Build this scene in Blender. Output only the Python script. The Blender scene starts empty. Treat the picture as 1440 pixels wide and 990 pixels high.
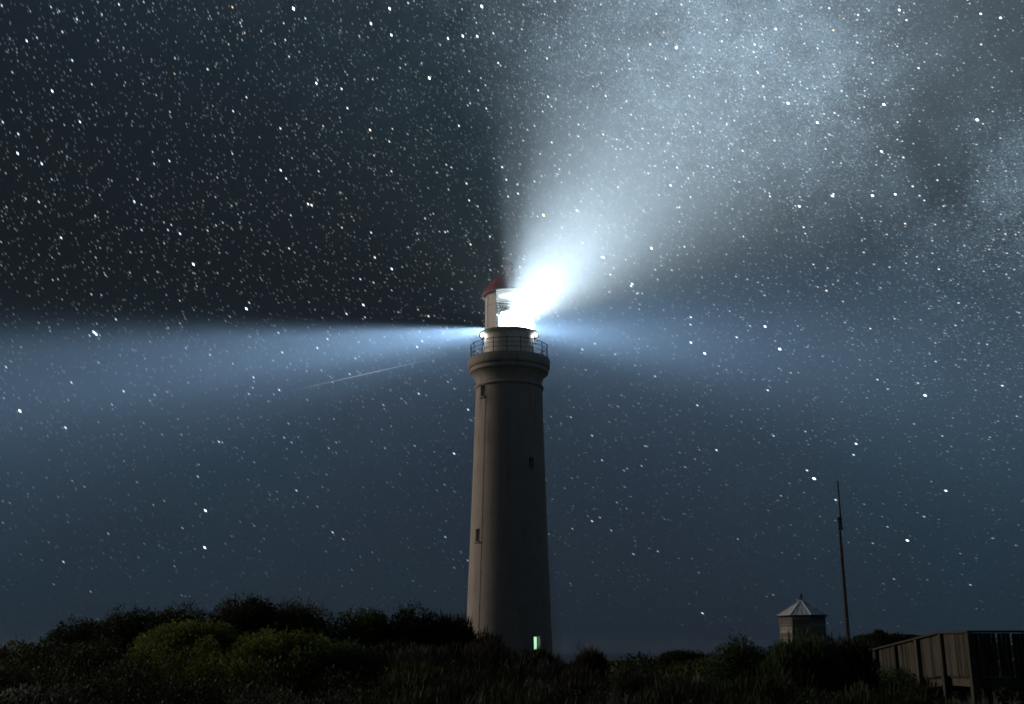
import bpy, bmesh, math, random
import numpy as np
from mathutils import Vector, Matrix
R = math.radians
rng = np.random.default_rng(7)
random.seed(7)
scene = bpy.context.scene
C = scene.collection

# ------------------------------------------------------------------ camera
cam_d = bpy.data.cameras.new('camera')
cam = bpy.data.objects.new('camera', cam_d); C.objects.link(cam)
cam_d.sensor_width = 36.0; cam_d.lens = 38.15
cam_d.clip_start = 0.1; cam_d.clip_end = 60000
cam.location = (0, 0, 1.7)
cam.rotation_euler = (R(90 + 15.35), 0, 0)
scene.camera = cam

# ------------------------------------------------------------------ sky directions (celestial, used by the sky and the stars)
def sky_dir(az, el):                       # azimuth from +Y towards +X, elevation, degrees
    a, e = R(az), R(el)
    return Vector((math.sin(a) * math.cos(e), math.cos(a) * math.cos(e), math.sin(e)))
BAND_A = sky_dir(13.1, 31.8); BAND_B = sky_dir(27.1, 21.4)
BAND_N = BAND_A.cross(BAND_B).normalized()
CLOUDS = [(sky_dir(13.7, 31.0), 6.0, .80), (sky_dir(7.6, 33.5), 6.0, .45), (sky_dir(26.8, 21.6), 3.0, .50), (sky_dir(19.0, 27.5), 3.6, .42), (sky_dir(24.4, 16.6), 4.5, .11)]
VOIDS = [(sky_dir(22.4, 24.6), 1.9, 1.0), (sky_dir(23.4, 22.6), 1.6, .9), (sky_dir(23.4, 26.6), 1.5, .8), (sky_dir(25.5, 31.0), 3.0, .6)]
POLE = sky_dir(40.8, 42.7)

# ------------------------------------------------------------------ world
SUN = Vector((-0.92, 0.34, 0.26)).normalized()          # towards the low light in the west
world = bpy.data.worlds.new('World'); scene.world = world; world.use_nodes = True
world.cycles.sampling_method = 'NONE'
nt = world.node_tree; nt.nodes.clear()
class NB:
    def __init__(s, nt): s.nt = nt
    def n(s, t, **k):
        x = s.nt.nodes.new(t)
        for a, b in k.items(): setattr(x, a, b)
        return x
    def put(s, sock, v):
        if isinstance(v, bpy.types.NodeSocket): s.nt.links.new(v, sock)
        else: sock.default_value = v
    def m(s, op, a, b=None, c=None, clamp=False):
        x = s.n('ShaderNodeMath', operation=op); x.use_clamp = clamp
        for i, v in enumerate((a, b, c)):
            if v is not None: s.put(x.inputs[i], v)
        return x.outputs[0]
    def vm(s, op, a, b=None, out=0):
        x = s.n('ShaderNodeVectorMath', operation=op)
        s.put(x.inputs[0], a)
        if b is not None: s.put(x.inputs[1], b)
        return x.outputs[out]
    def ramp(s, fac, stops, interp='LINEAR'):
        x = s.n('ShaderNodeValToRGB'); cr = x.color_ramp; cr.interpolation = interp
        while len(cr.elements) < len(stops): cr.elements.new(0.5)
        for e, (p, c) in zip(cr.elements, stops):
            e.position = p; e.color = c if len(c) == 4 else (*c, 1)
        s.put(x.inputs[0], fac); return x
    def mix(s, fac, a, b, blend='MIX'):
        x = s.n('ShaderNodeMix', data_type='RGBA', blend_type=blend)
        s.put(x.inputs[0], fac); s.put(x.inputs[6], a); s.put(x.inputs[7], b)
        return x.outputs[2]
    def noise(s, vec, scale, detail=3, rough=.55):
        x = s.n('ShaderNodeTexNoise'); s.put(x.inputs['Vector'], vec)
        x.inputs['Scale'].default_value = scale; x.inputs['Detail'].default_value = detail; x.inputs['Roughness'].default_value = rough
        return x.outputs[0]
b = NB(nt)
d = b.n('ShaderNodeTexCoord').outputs['Generated']
d = b.vm('NORMALIZE', d)
wn = b.n('ShaderNodeTexNoise'); nt.links.new(d, wn.inputs['Vector']); wn.inputs['Scale'].default_value = 16; wn.inputs['Detail'].default_value = 4
wo_ = b.vm('SUBTRACT', wn.outputs['Color'], (.5, .5, .5))
ws = b.n('ShaderNodeVectorMath', operation='SCALE'); nt.links.new(wo_, ws.inputs[0]); ws.inputs['Scale'].default_value = .09
dw = b.vm('NORMALIZE', b.vm('ADD', d, ws.outputs[0]))
dz = b.n('ShaderNodeSeparateXYZ'); nt.links.new(d, dz.inputs[0]); dz = dz.outputs[2]
def gauss(vec, w_deg):                                   # round patch of sky about a direction
    c = b.vm('DOT_PRODUCT', dw, tuple(vec), out=1)
    k = 1.0 / (R(w_deg) ** 2)
    return b.m('EXPONENT', b.m('MULTIPLY', b.m('SUBTRACT', c, 1.0), k * 2))
air = b.ramp(b.m('ADD', dz, 0.0, clamp=True), [(0, (.0112, .0178, .0262)), (.06, (.0125, .0200, .0290)), (.20, (.0115, .0175, .0245)), (.33, (.0072, .0102, .0122)), (.50, (.0060, .0095, .0145)), (1, (.006, .0095, .015))])
pl = b.vm('DOT_PRODUCT', d, tuple(BAND_N), out=1)
def band(w): return b.m('EXPONENT', b.m('MULTIPLY', b.m('MULTIPLY', pl, pl), -1.0 / R(w) ** 2))
n1 = b.noise(d, 9, 5, .6); n2 = b.noise(d, 28, 5, .65); n3 = b.noise(d, 620, 2, .8)
mw = b.m('MULTIPLY', band(9), b.m('MULTIPLY_ADD', n1, 1.6, -.35, clamp=True))
mw = b.m('MULTIPLY', mw, .55)
for v, w, s in CLOUDS:
    mw = b.m('ADD', mw, b.m('MULTIPLY', gauss(v, w), s))
mw = b.m('MULTIPLY', mw, b.m('MULTIPLY_ADD', n2, 2.4, -.35, clamp=False))
mw = b.m('MULTIPLY', mw, b.m('MULTIPLY_ADD', n3, 2.6, -.3))
mw = b.m('MAXIMUM', mw, 0.0)
for v, w, s in VOIDS:
    mw = b.m('MULTIPLY', mw, b.m('SUBTRACT', 1.0, b.m('MULTIPLY', gauss(v, w), s * .92, clamp=True)))
ext = b.m('MULTIPLY_ADD', dz, 3.0, -.15, clamp=True)
mwc = b.mix(1.0, b.n('ShaderNodeCombineColor').outputs[0], (1, 1, 1, 1))
g = b.n('ShaderNodeCombineColor')
glow = b.m('MULTIPLY', b.m('MULTIPLY', mw, ext), .155)
wide = b.m('MULTIPLY', b.m('MULTIPLY', band(20), ext), .016)
nt.links.new(b.m('ADD', b.m('MULTIPLY', glow, .56), b.m('MULTIPLY', wide, .50)), g.inputs[0])
nt.links.new(b.m('ADD', b.m('MULTIPLY', glow, .84), b.m('MULTIPLY', wide, .88)), g.inputs[1])
nt.links.new(b.m('ADD', b.m('MULTIPLY', glow, 1.08), b.m('MULTIPLY', wide, 1.1)), g.inputs[2])
skytex = b.n('ShaderNodeTexSky', sky_type='NISHITA'); skytex.sun_disc = False
skytex.sun_elevation = math.asin(SUN.z); skytex.sun_rotation = math.atan2(SUN.x, SUN.y)
skyc = b.mix(1.0, skytex.outputs[0], (.00004, .00004, .00004, 1), 'MULTIPLY')        # moonless-night level
mott = b.m('MULTIPLY_ADD', n3, 1.0, .5)
patch = b.n('ShaderNodeTexNoise'); nt.links.new(d, patch.inputs['Vector']); patch.inputs['Scale'].default_value = 3.4; patch.inputs['Detail'].default_value = 3
tintn = b.ramp(patch.outputs[0], [(.36, (.92, .87, .99)), (.5, (.95, .95, .97)), (.64, (.82, 1.08, 1.10))])          # faint uneven airglow
airc = b.vm('SCALE', b.mix(1.0, air.outputs[0], tintn.outputs[0], 'MULTIPLY'))
sc_node = airc.node; nt.links.new(mott, sc_node.inputs['Scale'])
total = b.mix(1.0, b.mix(1.0, airc, g.outputs[0], 'ADD'), skyc, 'ADD')
bg = b.n('ShaderNodeBackground'); nt.links.new(total, bg.inputs[0]); bg.inputs[1].default_value = 1.0
wo = b.n('ShaderNodeOutputWorld'); nt.links.new(bg.outputs[0], wo.inputs[0])

# ------------------------------------------------------------------ the one low sun lamp
sd = bpy.data.lights.new('sun', 'SUN'); sun = bpy.data.objects.new('sun', sd); C.objects.link(sun)
sd.energy = 1.15; sd.angle = R(24); sd.color = (1.0, .80, .63)
sun.rotation_euler = SUN.to_track_quat('Z', 'Y').to_euler()

vs = scene.view_settings
vs.view_transform = 'Standard'; vs.look = 'None'; vs.gamma = 1; vs.exposure = 0; vs.use_curve_mapping = False
cy = scene.cycles
cy.max_bounces = 5; cy.diffuse_bounces = 3; cy.glossy_bounces = 2; cy.transmission_bounces = 4; cy.volume_bounces = 0
cy.transparent_max_bounces = 24; cy.use_adaptive_sampling = False
cy.sample_clamp_indirect = .3; cy.sample_clamp_direct = 40
cy.use_denoising = True
cy.filter_width = 1.65

# ------------------------------------------------------------------ materials
def principled(name, col, rough=.8, metal=0, var=None, bump=None, spec=.3, each=False):
    """var = (scale, dark colour, light colour); bump = (scale, strength)"""
    m = bpy.data.materials.new(name); m.use_nodes = True
    k = NB(m.node_tree); p = m.node_tree.nodes['Principled BSDF']
    p.inputs['Base Color'].default_value = (*col, 1); p.inputs['Roughness'].default_value = rough
    p.inputs['Metallic'].default_value = metal; p.inputs['Specular IOR Level'].default_value = spec
    co = k.n('ShaderNodeTexCoord').outputs['Object']
    oi = k.n('ShaderNodeObjectInfo').outputs['Random']
    if each:
        of = k.n('ShaderNodeCombineXYZ'); [m.node_tree.links.new(k.m('MULTIPLY', oi, q), of.inputs[i]) for i, q in enumerate((37., 91., 53.))]
        mp = k.n('ShaderNodeMapping'); mp.inputs['Scale'].default_value = (1, 1, .3)
        m.node_tree.links.new(k.vm('ADD', co, of.outputs[0]), mp.inputs[0]); co = mp.outputs[0]
    if var:
        f = k.noise(co, var[0], 6, .62)
        if each: f = k.m('ADD', k.m('MULTIPLY', f, .6), k.m('MULTIPLY_ADD', oi, .5, -.05))
        r = k.ramp(f, [(.3, var[1]), (.7, var[2])]); m.node_tree.links.new(r.outputs[0], p.inputs['Base Color'])
    if bump:
        f = k.noise(co, bump[0], 5, .6); bn = k.n('ShaderNodeBump'); bn.inputs['Strength'].default_value = bump[1]
        m.node_tree.links.new(f, bn.inputs['Height']); m.node_tree.links.new(bn.outputs[0], p.inputs['Normal'])
    return m
def emitter(name, col, strength):
    m = bpy.data.materials.new(name); m.use_nodes = True; t = m.node_tree; t.nodes.clear()
    e = t.nodes.new('ShaderNodeEmission'); e.inputs[0].default_value = (*col, 1); e.inputs[1].default_value = strength
    o = t.nodes.new('ShaderNodeOutputMaterial'); t.links.new(e.outputs[0], o.inputs[0])
    m.cycles.emission_sampling = 'NONE'
    return m
def render_wall(name):
    """limewashed render: streaks run down, patches, fine sand relief"""
    m = bpy.data.materials.new(name); m.use_nodes = True; k = NB(m.node_tree); p = m.node_tree.nodes['Principled BSDF']
    co = k.n('ShaderNodeTexCoord').outputs['Object']
    mp = k.n('ShaderNodeMapping'); mp.inputs['Scale'].default_value = (1, 1, .07); m.node_tree.links.new(co, mp.inputs[0])
    st = k.noise(mp.outputs[0], 3.2, 6, .65); pa = k.noise(co, .9, 6, .6); fi = k.noise(co, 9, 4, .6)
    f = k.m('ADD', k.m('MULTIPLY', st, .5), k.m('ADD', k.m('MULTIPLY', pa, .35), k.m('MULTIPLY', fi, .15)))
    r = k.ramp(f, [(.34, (.22, .208, .19)), (.46, (.37, .355, .335)), (.66, (.45, .432, .41))])
    m.node_tree.links.new(r.outputs[0], p.inputs['Base Color']); p.inputs['Roughness'].default_value = .9
    bn = k.n('ShaderNodeBump'); bn.inputs['Strength'].default_value = .35; bn.inputs['Distance'].default_value = .02
    m.node_tree.links.new(k.noise(co, 22, 4, .6), bn.inputs['Height']); m.node_tree.links.new(bn.outputs[0], p.inputs['Normal'])
    return m
def glass(name):
    """salt-dusted lantern pane: mostly clear, a little diffuse film, a little gloss"""
    m = bpy.data.materials.new(name); m.use_nodes = True; t = m.node_tree; t.nodes.clear(); k = NB(t)
    tr = k.n('ShaderNodeBsdfTransparent'); tr.inputs[0].default_value = (.93, .96, .97, 1)
    df = k.n('ShaderNodeBsdfTranslucent'); df.inputs[0].default_value = (.8, .85, .88, 1)
    d2 = k.n('ShaderNodeBsdfDiffuse'); d2.inputs[0].default_value = (.8, .83, .85, 1)
    gl = k.n('ShaderNodeBsdfGlossy'); gl.inputs['Roughness'].default_value = .08
    co = k.n('ShaderNodeTexCoord').outputs['Object']
    film = k.m('MULTIPLY_ADD', k.noise(co, 3, 4, .5), .05, .04)
    a = k.n('ShaderNodeMixShader'); a.inputs[0].default_value = .5; t.links.new(df.outputs[0], a.inputs[1]); t.links.new(d2.outputs[0], a.inputs[2])
    c = k.n('ShaderNodeMixShader'); t.links.new(film, c.inputs[0]); t.links.new(tr.outputs[0], c.inputs[1]); t.links.new(a.outputs[0], c.inputs[2])
    e = k.n('ShaderNodeMixShader'); e.inputs[0].default_value = .015; t.links.new(c.outputs[0], e.inputs[1]); t.links.new(gl.outputs[0], e.inputs[2])
    o = k.n('ShaderNodeOutputMaterial'); t.links.new(e.outputs[0], o.inputs[0])
    return m
def foliage_mat(name):
    m = bpy.data.materials.new(name); m.use_nodes = True; t = m.node_tree; k = NB(t); p = t.nodes['Principled BSDF']
    at = k.n('ShaderNodeAttribute', attribute_name='tint')
    t.links.new(at.outputs['Color'], p.inputs['Base Color']); p.inputs['Roughness'].default_value = .6
    p.inputs['Specular IOR Level'].default_value = .25
    tl = k.n('ShaderNodeBsdfTranslucent'); t.links.new(at.outputs['Color'], tl.inputs[0])
    mx = k.n('ShaderNodeMixShader'); mx.inputs[0].default_value = .45
    t.links.new(p.outputs[0], mx.inputs[1]); t.links.new(tl.outputs[0], mx.inputs[2])
    t.links.new(mx.outputs[0], t.nodes['Material Output'].inputs[0])
    return m
M = dict(
    wall=render_wall('tower_render'),
    white=principled('white_paint', (.72, .72, .70), .55, var=(5, (.6, .6, .58), (.78, .78, .76)), spec=.4),
    red=principled('red_roof_paint', (.30, .035, .035), .45, var=(6, (.22, .025, .025), (.36, .05, .045))),
    iron=principled('dark_iron', (.06, .06, .065), .6, .3, var=(14, (.04, .04, .045), (.09, .085, .08))),
    glass=glass('lantern_glass'),
    dim_glass=principled('dark_window_glass', (.02, .025, .03), .15, spec=.5),
    reveal=principled('window_paint', (.45, .47, .44), .6),
    lens=emitter('lit_lens_glass', (.93, .98, 1.0), 9),
    bulb=emitter('lit_bulb', (.95, 1.0, .95), 70),
    lit=emitter('lit_window_glass', (.50, 1.0, .62), 1.0),
    cable=principled('weathered_copper', (.22, .20, .17), .7),
    board=principled('weatherboard', (.40, .38, .33), .8, var=(7, (.13, .13, .122), (.36, .355, .33)), bump=(60, .2), each=True),
    zinc=principled('galvanised_sheet', (.6, .65, .7), .5, .1, var=(5, (.50, .56, .62), (.74, .79, .84))),
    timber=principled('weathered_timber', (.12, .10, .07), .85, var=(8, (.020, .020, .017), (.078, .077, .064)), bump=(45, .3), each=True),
    pole=principled('pole_paint', (.16, .15, .14), .7, var=(6, (.10, .09, .08), (.22, .20, .18))),
    soil=principled('sandy_soil', (.09, .08, .06), .95, var=(.7, (.035, .04, .022), (.11, .10, .07)), bump=(9, .6)),
    rock=principled('limestone', (.36, .33, .27), .9, var=(5, (.26, .24, .20), (.44, .41, .35)), bump=(9, .6)),
    bark=principled('shrub_bark', (.10, .085, .07), .9, var=(20, (.06, .05, .04), (.15, .13, .11))),
    leaf=foliage_mat('shrub_leaf'),
)
M['bulb'].cycles.emission_sampling = 'FRONT'; M['lens'].cycles.emission_sampling = 'FRONT'

# ------------------------------------------------------------------ builders
def tag(o, label=None, cat=None, group=None, kind=None):
    for k, v in (('label', label), ('category', cat), ('group', group), ('kind', kind)):
        if v: o[k] = v
    return o
def link(name, mesh, parent=None, loc=None, rot=None):
    o = bpy.data.objects.new(name, mesh); C.objects.link(o)
    if parent: o.parent = parent
    if loc is not None: o.location = loc
    if rot is not None: o.rotation_euler = rot
    return o
def mesh_of(name, bm, mat, smooth=False, recalc=True):
    if recalc: bmesh.ops.recalc_face_normals(bm, faces=bm.faces)
    me = bpy.data.meshes.new(name); bm.to_mesh(me); bm.free()
    me.materials.append(mat)
    if smooth:
        me.polygons.foreach_set('use_smooth', [True] * len(me.polygons))
        try: me.set_sharp_from_angle(angle=R(35))
        except Exception: pass
    return me
def part(name, bm, mat, parent=None, smooth=False, loc=None, rot=None):
    return link(name, mesh_of(name, bm, mat, smooth), parent, loc, rot)
def empty(name, loc, rz=0):
    o = link(name, None, None, loc, (0, 0, rz)); o.empty_display_size = .5; return o
def box(bm, c, s, bev=0.0, mat=None):
    r = bmesh.ops.create_cube(bm, size=1.0)['verts']
    bmesh.ops.scale(bm, vec=s, verts=r)
    if mat is not None: bmesh.ops.transform(bm, matrix=mat, verts=r)
    bmesh.ops.translate(bm, vec=c, verts=r)
    if bev:
        es = {e for v in r for e in v.link_edges}
        bmesh.ops.bevel(bm, geom=list(es), offset=bev, segments=1, affect='EDGES')
    return bm
def lathe(bm, prof, n=64, closed=True):
    rings = []
    for (r, z) in prof:
        if r < 1e-5: rings.append([bm.verts.new((0, 0, z))])
        else: rings.append([bm.verts.new((r * math.cos(2 * math.pi * i / n), r * math.sin(2 * math.pi * i / n), z)) for i in range(n)])
    for a, c in zip(rings, rings[1:]):
        for i in range(n):
            j = (i + 1) % n
            if len(a) == 1 and len(c) == 1: continue
            if len(a) == 1: bm.faces.new((a[0], c[j], c[i]))
            elif len(c) == 1: bm.faces.new((a[i], a[j], c[0]))
            else: bm.faces.new((a[i], a[j], c[j], c[i]))
    return bm
def tube(bm, pts, rad, n=6, cap=True):
    pts = [Vector(p) for p in pts]; rad = rad if isinstance(rad, (list, tuple)) else [rad] * len(pts)
    rings = []
    for i, p in enumerate(pts):
        t = (pts[min(i + 1, len(pts) - 1)] - pts[max(i - 1, 0)]).normalized()
        u = t.cross(Vector((0, 0, 1)) if abs(t.z) < .9 else Vector((1, 0, 0))).normalized(); v = t.cross(u)
        rings.append([bm.verts.new(p + (u * math.cos(2 * math.pi * k / n) + v * math.sin(2 * math.pi * k / n)) * rad[i]) for k in range(n)])
    for a, c in zip(rings, rings[1:]):
        for k in range(n): bm.faces.new((a[k], a[(k + 1) % n], c[(k + 1) % n], c[k]))
    if cap: bm.faces.new(rings[0]); bm.faces.new(rings[-1])
    return bm
def torus(bm, rad, z, r, n=72, k=6):
    rings = []
    for i in range(n):
        a = 2 * math.pi * i / n
        rings.append([bm.verts.new(((rad + r * math.cos(2 * math.pi * q / k)) * math.cos(a), (rad + r * math.cos(2 * math.pi * q / k)) * math.sin(a), z + r * math.sin(2 * math.pi * q / k))) for q in range(k)])
    for i in range(n):
        a, c = rings[i], rings[(i + 1) % n]
        for q in range(k): bm.faces.new((a[q], a[(q + 1) % k], c[(q + 1) % k], c[q]))
    return bm
def np_mesh(name, verts, faces_flat, per, mat, tint=None, attr='tint'):
    me = bpy.data.meshes.new(name); nv = len(verts); nf = len(faces_flat) // per
    me.vertices.add(nv); me.vertices.foreach_set('co', np.ascontiguousarray(verts, dtype=np.float32).ravel())
    me.loops.add(nf * per); me.loops.foreach_set('vertex_index', np.ascontiguousarray(faces_flat, dtype=np.int32))
    me.polygons.add(nf); me.polygons.foreach_set('loop_start', np.arange(0, nf * per, per, dtype=np.int32))
    me.update(calc_edges=True)
    if tint is not None:
        a = me.attributes.new(attr, 'FLOAT_COLOR', 'POINT')
        c = np.ones((nv, 4), np.float32); c[:, :3] = tint; a.data.foreach_set('color', c.ravel())
    me.materials.append(mat)
    return me

# ------------------------------------------------------------------ the ground, one sheet down to the sea bed
CTRL = np.array([  # x, y, ground height: the dune and the hollow behind it
    (-22, 6, .0), (-10, 4, 0), (0, 2, 0), (10, 4, -.1), (22, 6, -.3), (0, 10, .22), (-6, 10, .25), (6, 10, .1), (-6, 15, .8), (-2, 15, .65), (2, 15, .4), (6, 15, .3), (10, 15, 0),
    (-16, 23, .5), (-11, 24, .72), (-10, 24, .78), (-9.3, 23.5, 1.15), (-8.3, 23, 1.45), (-7, 23, 1.68), (-5.5, 23, 1.82), (-4, 23, 1.72), (-2.6, 23, 1.5), (-1.5, 23, 1.38), (-.6, 24, 1.0), (.4, 25, .66), (1.7, 25, .58), (3, 26, .25),
    (3.6, 20, .55), (5, 20, .62), (6.4, 20, .45), (7.6, 21.6, .66), (8.0, 24, .55), (9.5, 23.5, -.15), (10.5, 25.5, -.4), (10.5, 28, -.3), (12.5, 24, -.5), (15, 23, -.4), (10.5, 34, .3), (16, 30, .1), (-6, 34, .6), (2, 38, .1), (8, 45, -.1),
    (-14, 50, .2), (0, 65, .75), (6, 70, -.3), (9, 90, -.35), (13, 80, .45), (18, 70, 1.3), (30, 90, 1.9), (22, 60, 1.0), (40, 70, 1.2), (-30, 80, -.3), (-25, 30, .2), (34, 30, 0), (0, 120, -1.2), (-60, 60, -1), (60, 60, 0), (60, 110, 0), (-60, 120, -2), (0, -40, -.5), (-60, -30, -1), (60, -30, -1)])
def ground(x, y):
    x = np.asarray(x, float); y = np.asarray(y, float)
    dx = x[..., None] - CTRL[:, 0]; dy = y[..., None] - CTRL[:, 1]
    s = 1.2 + .07 * np.hypot(CTRL[:, 0], CTRL[:, 1] - 18)
    w = 1.0 / (dx * dx + dy * dy + .5 * s * s) ** 1.6 * s ** 2
    h = (w * CTRL[:, 2]).sum(-1) / w.sum(-1)
    h = h + .05 * np.sin(x * 1.9 + y * .7) * np.sin(y * 1.3 - x * .4)
    r = np.hypot(x - 5, y - 40)
    t = np.clip((r - 110) / 130, 0, 1); t = t * t * (3 - 2 * t)
    return h * (1 - t) - 34 * t
def grid_terrain():
    rr = np.concatenate([np.linspace(0, 40, 70), np.geomspace(41, 290, 60)])
    na = 200; aa = np.linspace(0, 2 * np.pi, na, endpoint=False)
    cx, cy_ = 0.0, 20.0
    X = cx + rr[1:, None] * np.cos(aa); Y = cy_ + rr[1:, None] * np.sin(aa)
    V = np.concatenate([[[cx, cy_, float(ground(cx, cy_))]], np.stack([X, Y, ground(X, Y)], -1).reshape(-1, 3)])
    n = len(rr) - 1; i = np.arange(n - 1)[:, None]; j = np.arange(na)[None]
    a = 1 + i * na + j; bq = 1 + i * na + (j + 1) % na
    q = np.stack([a, a + na, bq + na, bq], -1).reshape(-1, 4)
    c = np.stack([np.zeros(na, int), 1 + np.arange(na), 1 + (np.arange(na) + 1) % na, np.zeros(na, int)], -1)[:, :3]
    me = bpy.data.meshes.new('ground')
    me.from_pydata(V.tolist(), [], q.tolist() + c.tolist()); me.materials.append(M['soil'])
    me.polygons.foreach_set('use_smooth', [True] * len(me.polygons))
    o = link('ground', me); tag(o, 'dark sandy dune ground under the coastal scrub', None, None, 'structure')
grid_terrain()
def make_sea():
    m = bpy.data.materials.new('night_sea'); m.use_nodes = True; k = NB(m.node_tree); p = m.node_tree.nodes['Principled BSDF']
    p.inputs['Base Color'].default_value = (.006, .014, .024, 1); p.inputs['Roughness'].default_value = .22; p.inputs['IOR'].default_value = 1.33
    co = k.n('ShaderNodeTexCoord').outputs['Object']
    bn = k.n('ShaderNodeBump'); bn.inputs['Strength'].default_value = .6; bn.inputs['Distance'].default_value = .4
    m.node_tree.links.new(k.noise(co, .12, 6, .6), bn.inputs['Height']); m.node_tree.links.new(bn.outputs[0], p.inputs['Normal'])
    bm = bmesh.new(); bmesh.ops.create_circle(bm, cap_ends=True, segments=128, radius=8000)
    o = part('sea', bm, m, None, False, (0, 0, -20)); tag(o, 'dark blue sea out to the horizon beyond the headland', None, None, 'structure')
make_sea()

# ------------------------------------------------------------------ lighthouse
LX, LY = -.18, 65.0
LAMP_Z = 21.12
def yaw(deg):                                            # angle from the camera side, + towards the right
    return Vector((math.sin(R(deg)), -math.cos(R(deg)), 0))
def lighthouse():
    root = empty('lighthouse', (LX, LY, 0))
    tag(root, 'tall tapering pale lighthouse with red domed lantern throwing a beam of light', 'lighthouse')
    # shaft with four window niches cut into it
    prof = [(0, -.6)]
    def rad(z):
        pts = [(-.6, 2.62), (1, 2.55), (2.85, 2.48), (8, 2.30), (12, 2.18), (17.1, 2.035)]
        for (a, ra), (c, rc) in zip(pts, pts[1:]):
            if z <= c: return ra + (rc - ra) * (z - a) / (c - a)
        return 2.035
    zs = [-.6] + [i * .6 for i in range(0, 29)] + [17.1]
    prof += [(rad(z), z) for z in zs] + [(0, 17.1)]
    bm = lathe(bmesh.new(), prof, 128)
    shaft = part('shaft', bm, M['wall'], root, True)
    wins = [(-51, 16.75, .42, .72, False), (38, 12.34, .36, .66, False), (-52.5, 8.12, .40, .74, False), (39.5, 2.07, .46, .76, True)]
    for (ang, zc, w, h, lit) in wins:
        dv = yaw(ang); r0 = rad(zc)
        cb = bmesh.new(); box(cb, (0, 0, 0), (w, .8, h))
        rot = Matrix.Rotation(R(ang), 4, 'Z')
        bmesh.ops.transform(cb, matrix=Matrix.Translation(dv * (r0 + .02) + Vector((0, 0, zc))) @ rot, verts=cb.verts)
        co = part('cutter', cb, M['wall'], root)
        bpy.context.view_layer.update()
        md = shaft.modifiers.new('niche', 'BOOLEAN'); md.object = co; md.operation = 'DIFFERENCE'; md.solver = 'EXACT'
        dg = bpy.context.evaluated_depsgraph_get(); dg.update()
        new = bpy.data.meshes.new_from_object(shaft.evaluated_get(dg))
        shaft.modifiers.clear(); old = shaft.data; shaft.data = new; new.name = 'shaft'
        bpy.data.objects.remove(co)
        # window: frame with glazing bars and panes, set back in the niche
        back = .26
        fr = bmesh.new(); t = .045
        for sx in (-1, 1): box(fr, (sx * (w / 2 - t / 2), 0, 0), (t, .06, h - .004))
        for sz in (-1, 1): box(fr, (0, 0, sz * (h / 2 - t / 2)), (w - 2 * t - .002, .056, t))
        if not lit: box(fr, (0, 0, 0), (w - 2 * t - .002, .05, .03))
        loc = dv * (r0 - back) + Vector((0, 0, zc))
        wo_ = part('window', fr, M['reveal'], root, False, loc, (0, 0, R(ang)))
        if lit: wo_['label'] = 'small window lit pale green near the foot'
        pb = bmesh.new(); box(pb, (0, .012, 0), (w - 2 * t + .01, .014, h - 2 * t + .01))
        part('pane', pb, M['lit'] if lit else M['dim_glass'], wo_)
        sb = bmesh.new(); box(sb, (0, -.29, -h / 2 - .035), (w + .10, .16, .066), .01)
        part('sill', sb, M['wall'], wo_)
    for f in shaft.data.polygons: f.use_smooth = True
    try: shaft.data.set_sharp_from_angle(angle=R(30))
    except Exception: pass
    # lightning cable down the left side, clipped to the shaft
    bm = bmesh.new(); dv = yaw(-43)
    tube(bm, [dv * (rad(z) + .008) + Vector((0, 0, z)) for z in (0, 2.85, 6, 8, 12, 15, 17.05)], .008, 5)
    for z in range(2, 17, 2): box(bm, dv * (rad(z) + .01) + Vector((0, 0, z)), (.06, .06, .03))
    part('lightning_cable', bm, M['cable'], root)
    # neck ring, cavetto and deck
    part('neck_ring', lathe(bmesh.new(), [(1.9, 17.1), (2.07, 17.1), (2.12, 17.14), (2.14, 17.2), (2.12, 17.26), (2.06, 17.3), (1.9, 17.3)], 96), M['wall'], root, True)
    part('corbel', lathe(bmesh.new(), [(1.9, 17.3), (2.035, 17.3), (2.03, 17.52), (2.06, 17.68), (2.13, 17.84), (2.24, 17.98), (2.38, 18.10), (2.42, 18.12), (2.42, 18.36), (1.9, 18.36)], 96), M['wall'], root, True)
    gal = part('gallery', lathe(bmesh.new(), [(0, 18.37), (2.46, 18.37), (2.51, 18.42), (2.53, 18.5), (2.53, 18.92), (2.50, 18.97), (0, 19.0)], 96), M['wall'], root, True)
    for k in range(18):
        a = 2 * math.pi * (k + .35) / 18
        bm = tube(bmesh.new(), [(0, 0, 0), (0, 0, .92)], .022, 6)
        for z in (.03, .88): lathe(bm, [(0, z - .03), (.036, z - .02), (.036, z + .02), (0, z + .03)], 8)
        part('railing_post', bm, M['iron'], gal, False, (2.39 * math.cos(a), 2.39 * math.sin(a), 18.985))
    for z in (.30, .58, .86):
        part('rail', torus(bmesh.new(), 2.39, 18.985 + z, .014 if z < .8 else .02), M['iron'], gal, True)
    # lantern: drum wall, ledge, panes between bars, dome
    lan = part('lantern_wall', lathe(bmesh.new(), [(1.36, 18.98), (1.53, 18.98), (1.53, 20.56), (1.36, 20.56)] , 72), M['white'], root, True)
    part('ledge', lathe(bmesh.new(), [(1.20, 20.565), (1.54, 20.565), (1.80, 20.60), (1.90, 20.63), (1.90, 20.665), (1.54, 20.70), (1.20, 20.70)], 72), M['white'], lan, True)
    part('wall_band', torus(bmesh.new(), 1.535, 19.75, .018), M['white'], lan, True)
    for an in (-78, 78):                                  # bulkhead lamps under the ledge, lit
        dv = yaw(an)
        bl = part('bulkhead_lamp', tube(bmesh.new(), [(0, 0, .09), (0, 0, .03)], .07, 10), M['iron'], lan, False, dv * 1.70 + Vector((0, 0, 20.50)))
        part('bulb', lathe(bmesh.new(), [(0, -.06), (.05, -.05), (.075, -.01), (.07, .03), (0, .035)], 12), M['bulb'], bl, True)
    z0, z1, N = 20.70, 23.24, 12
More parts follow.
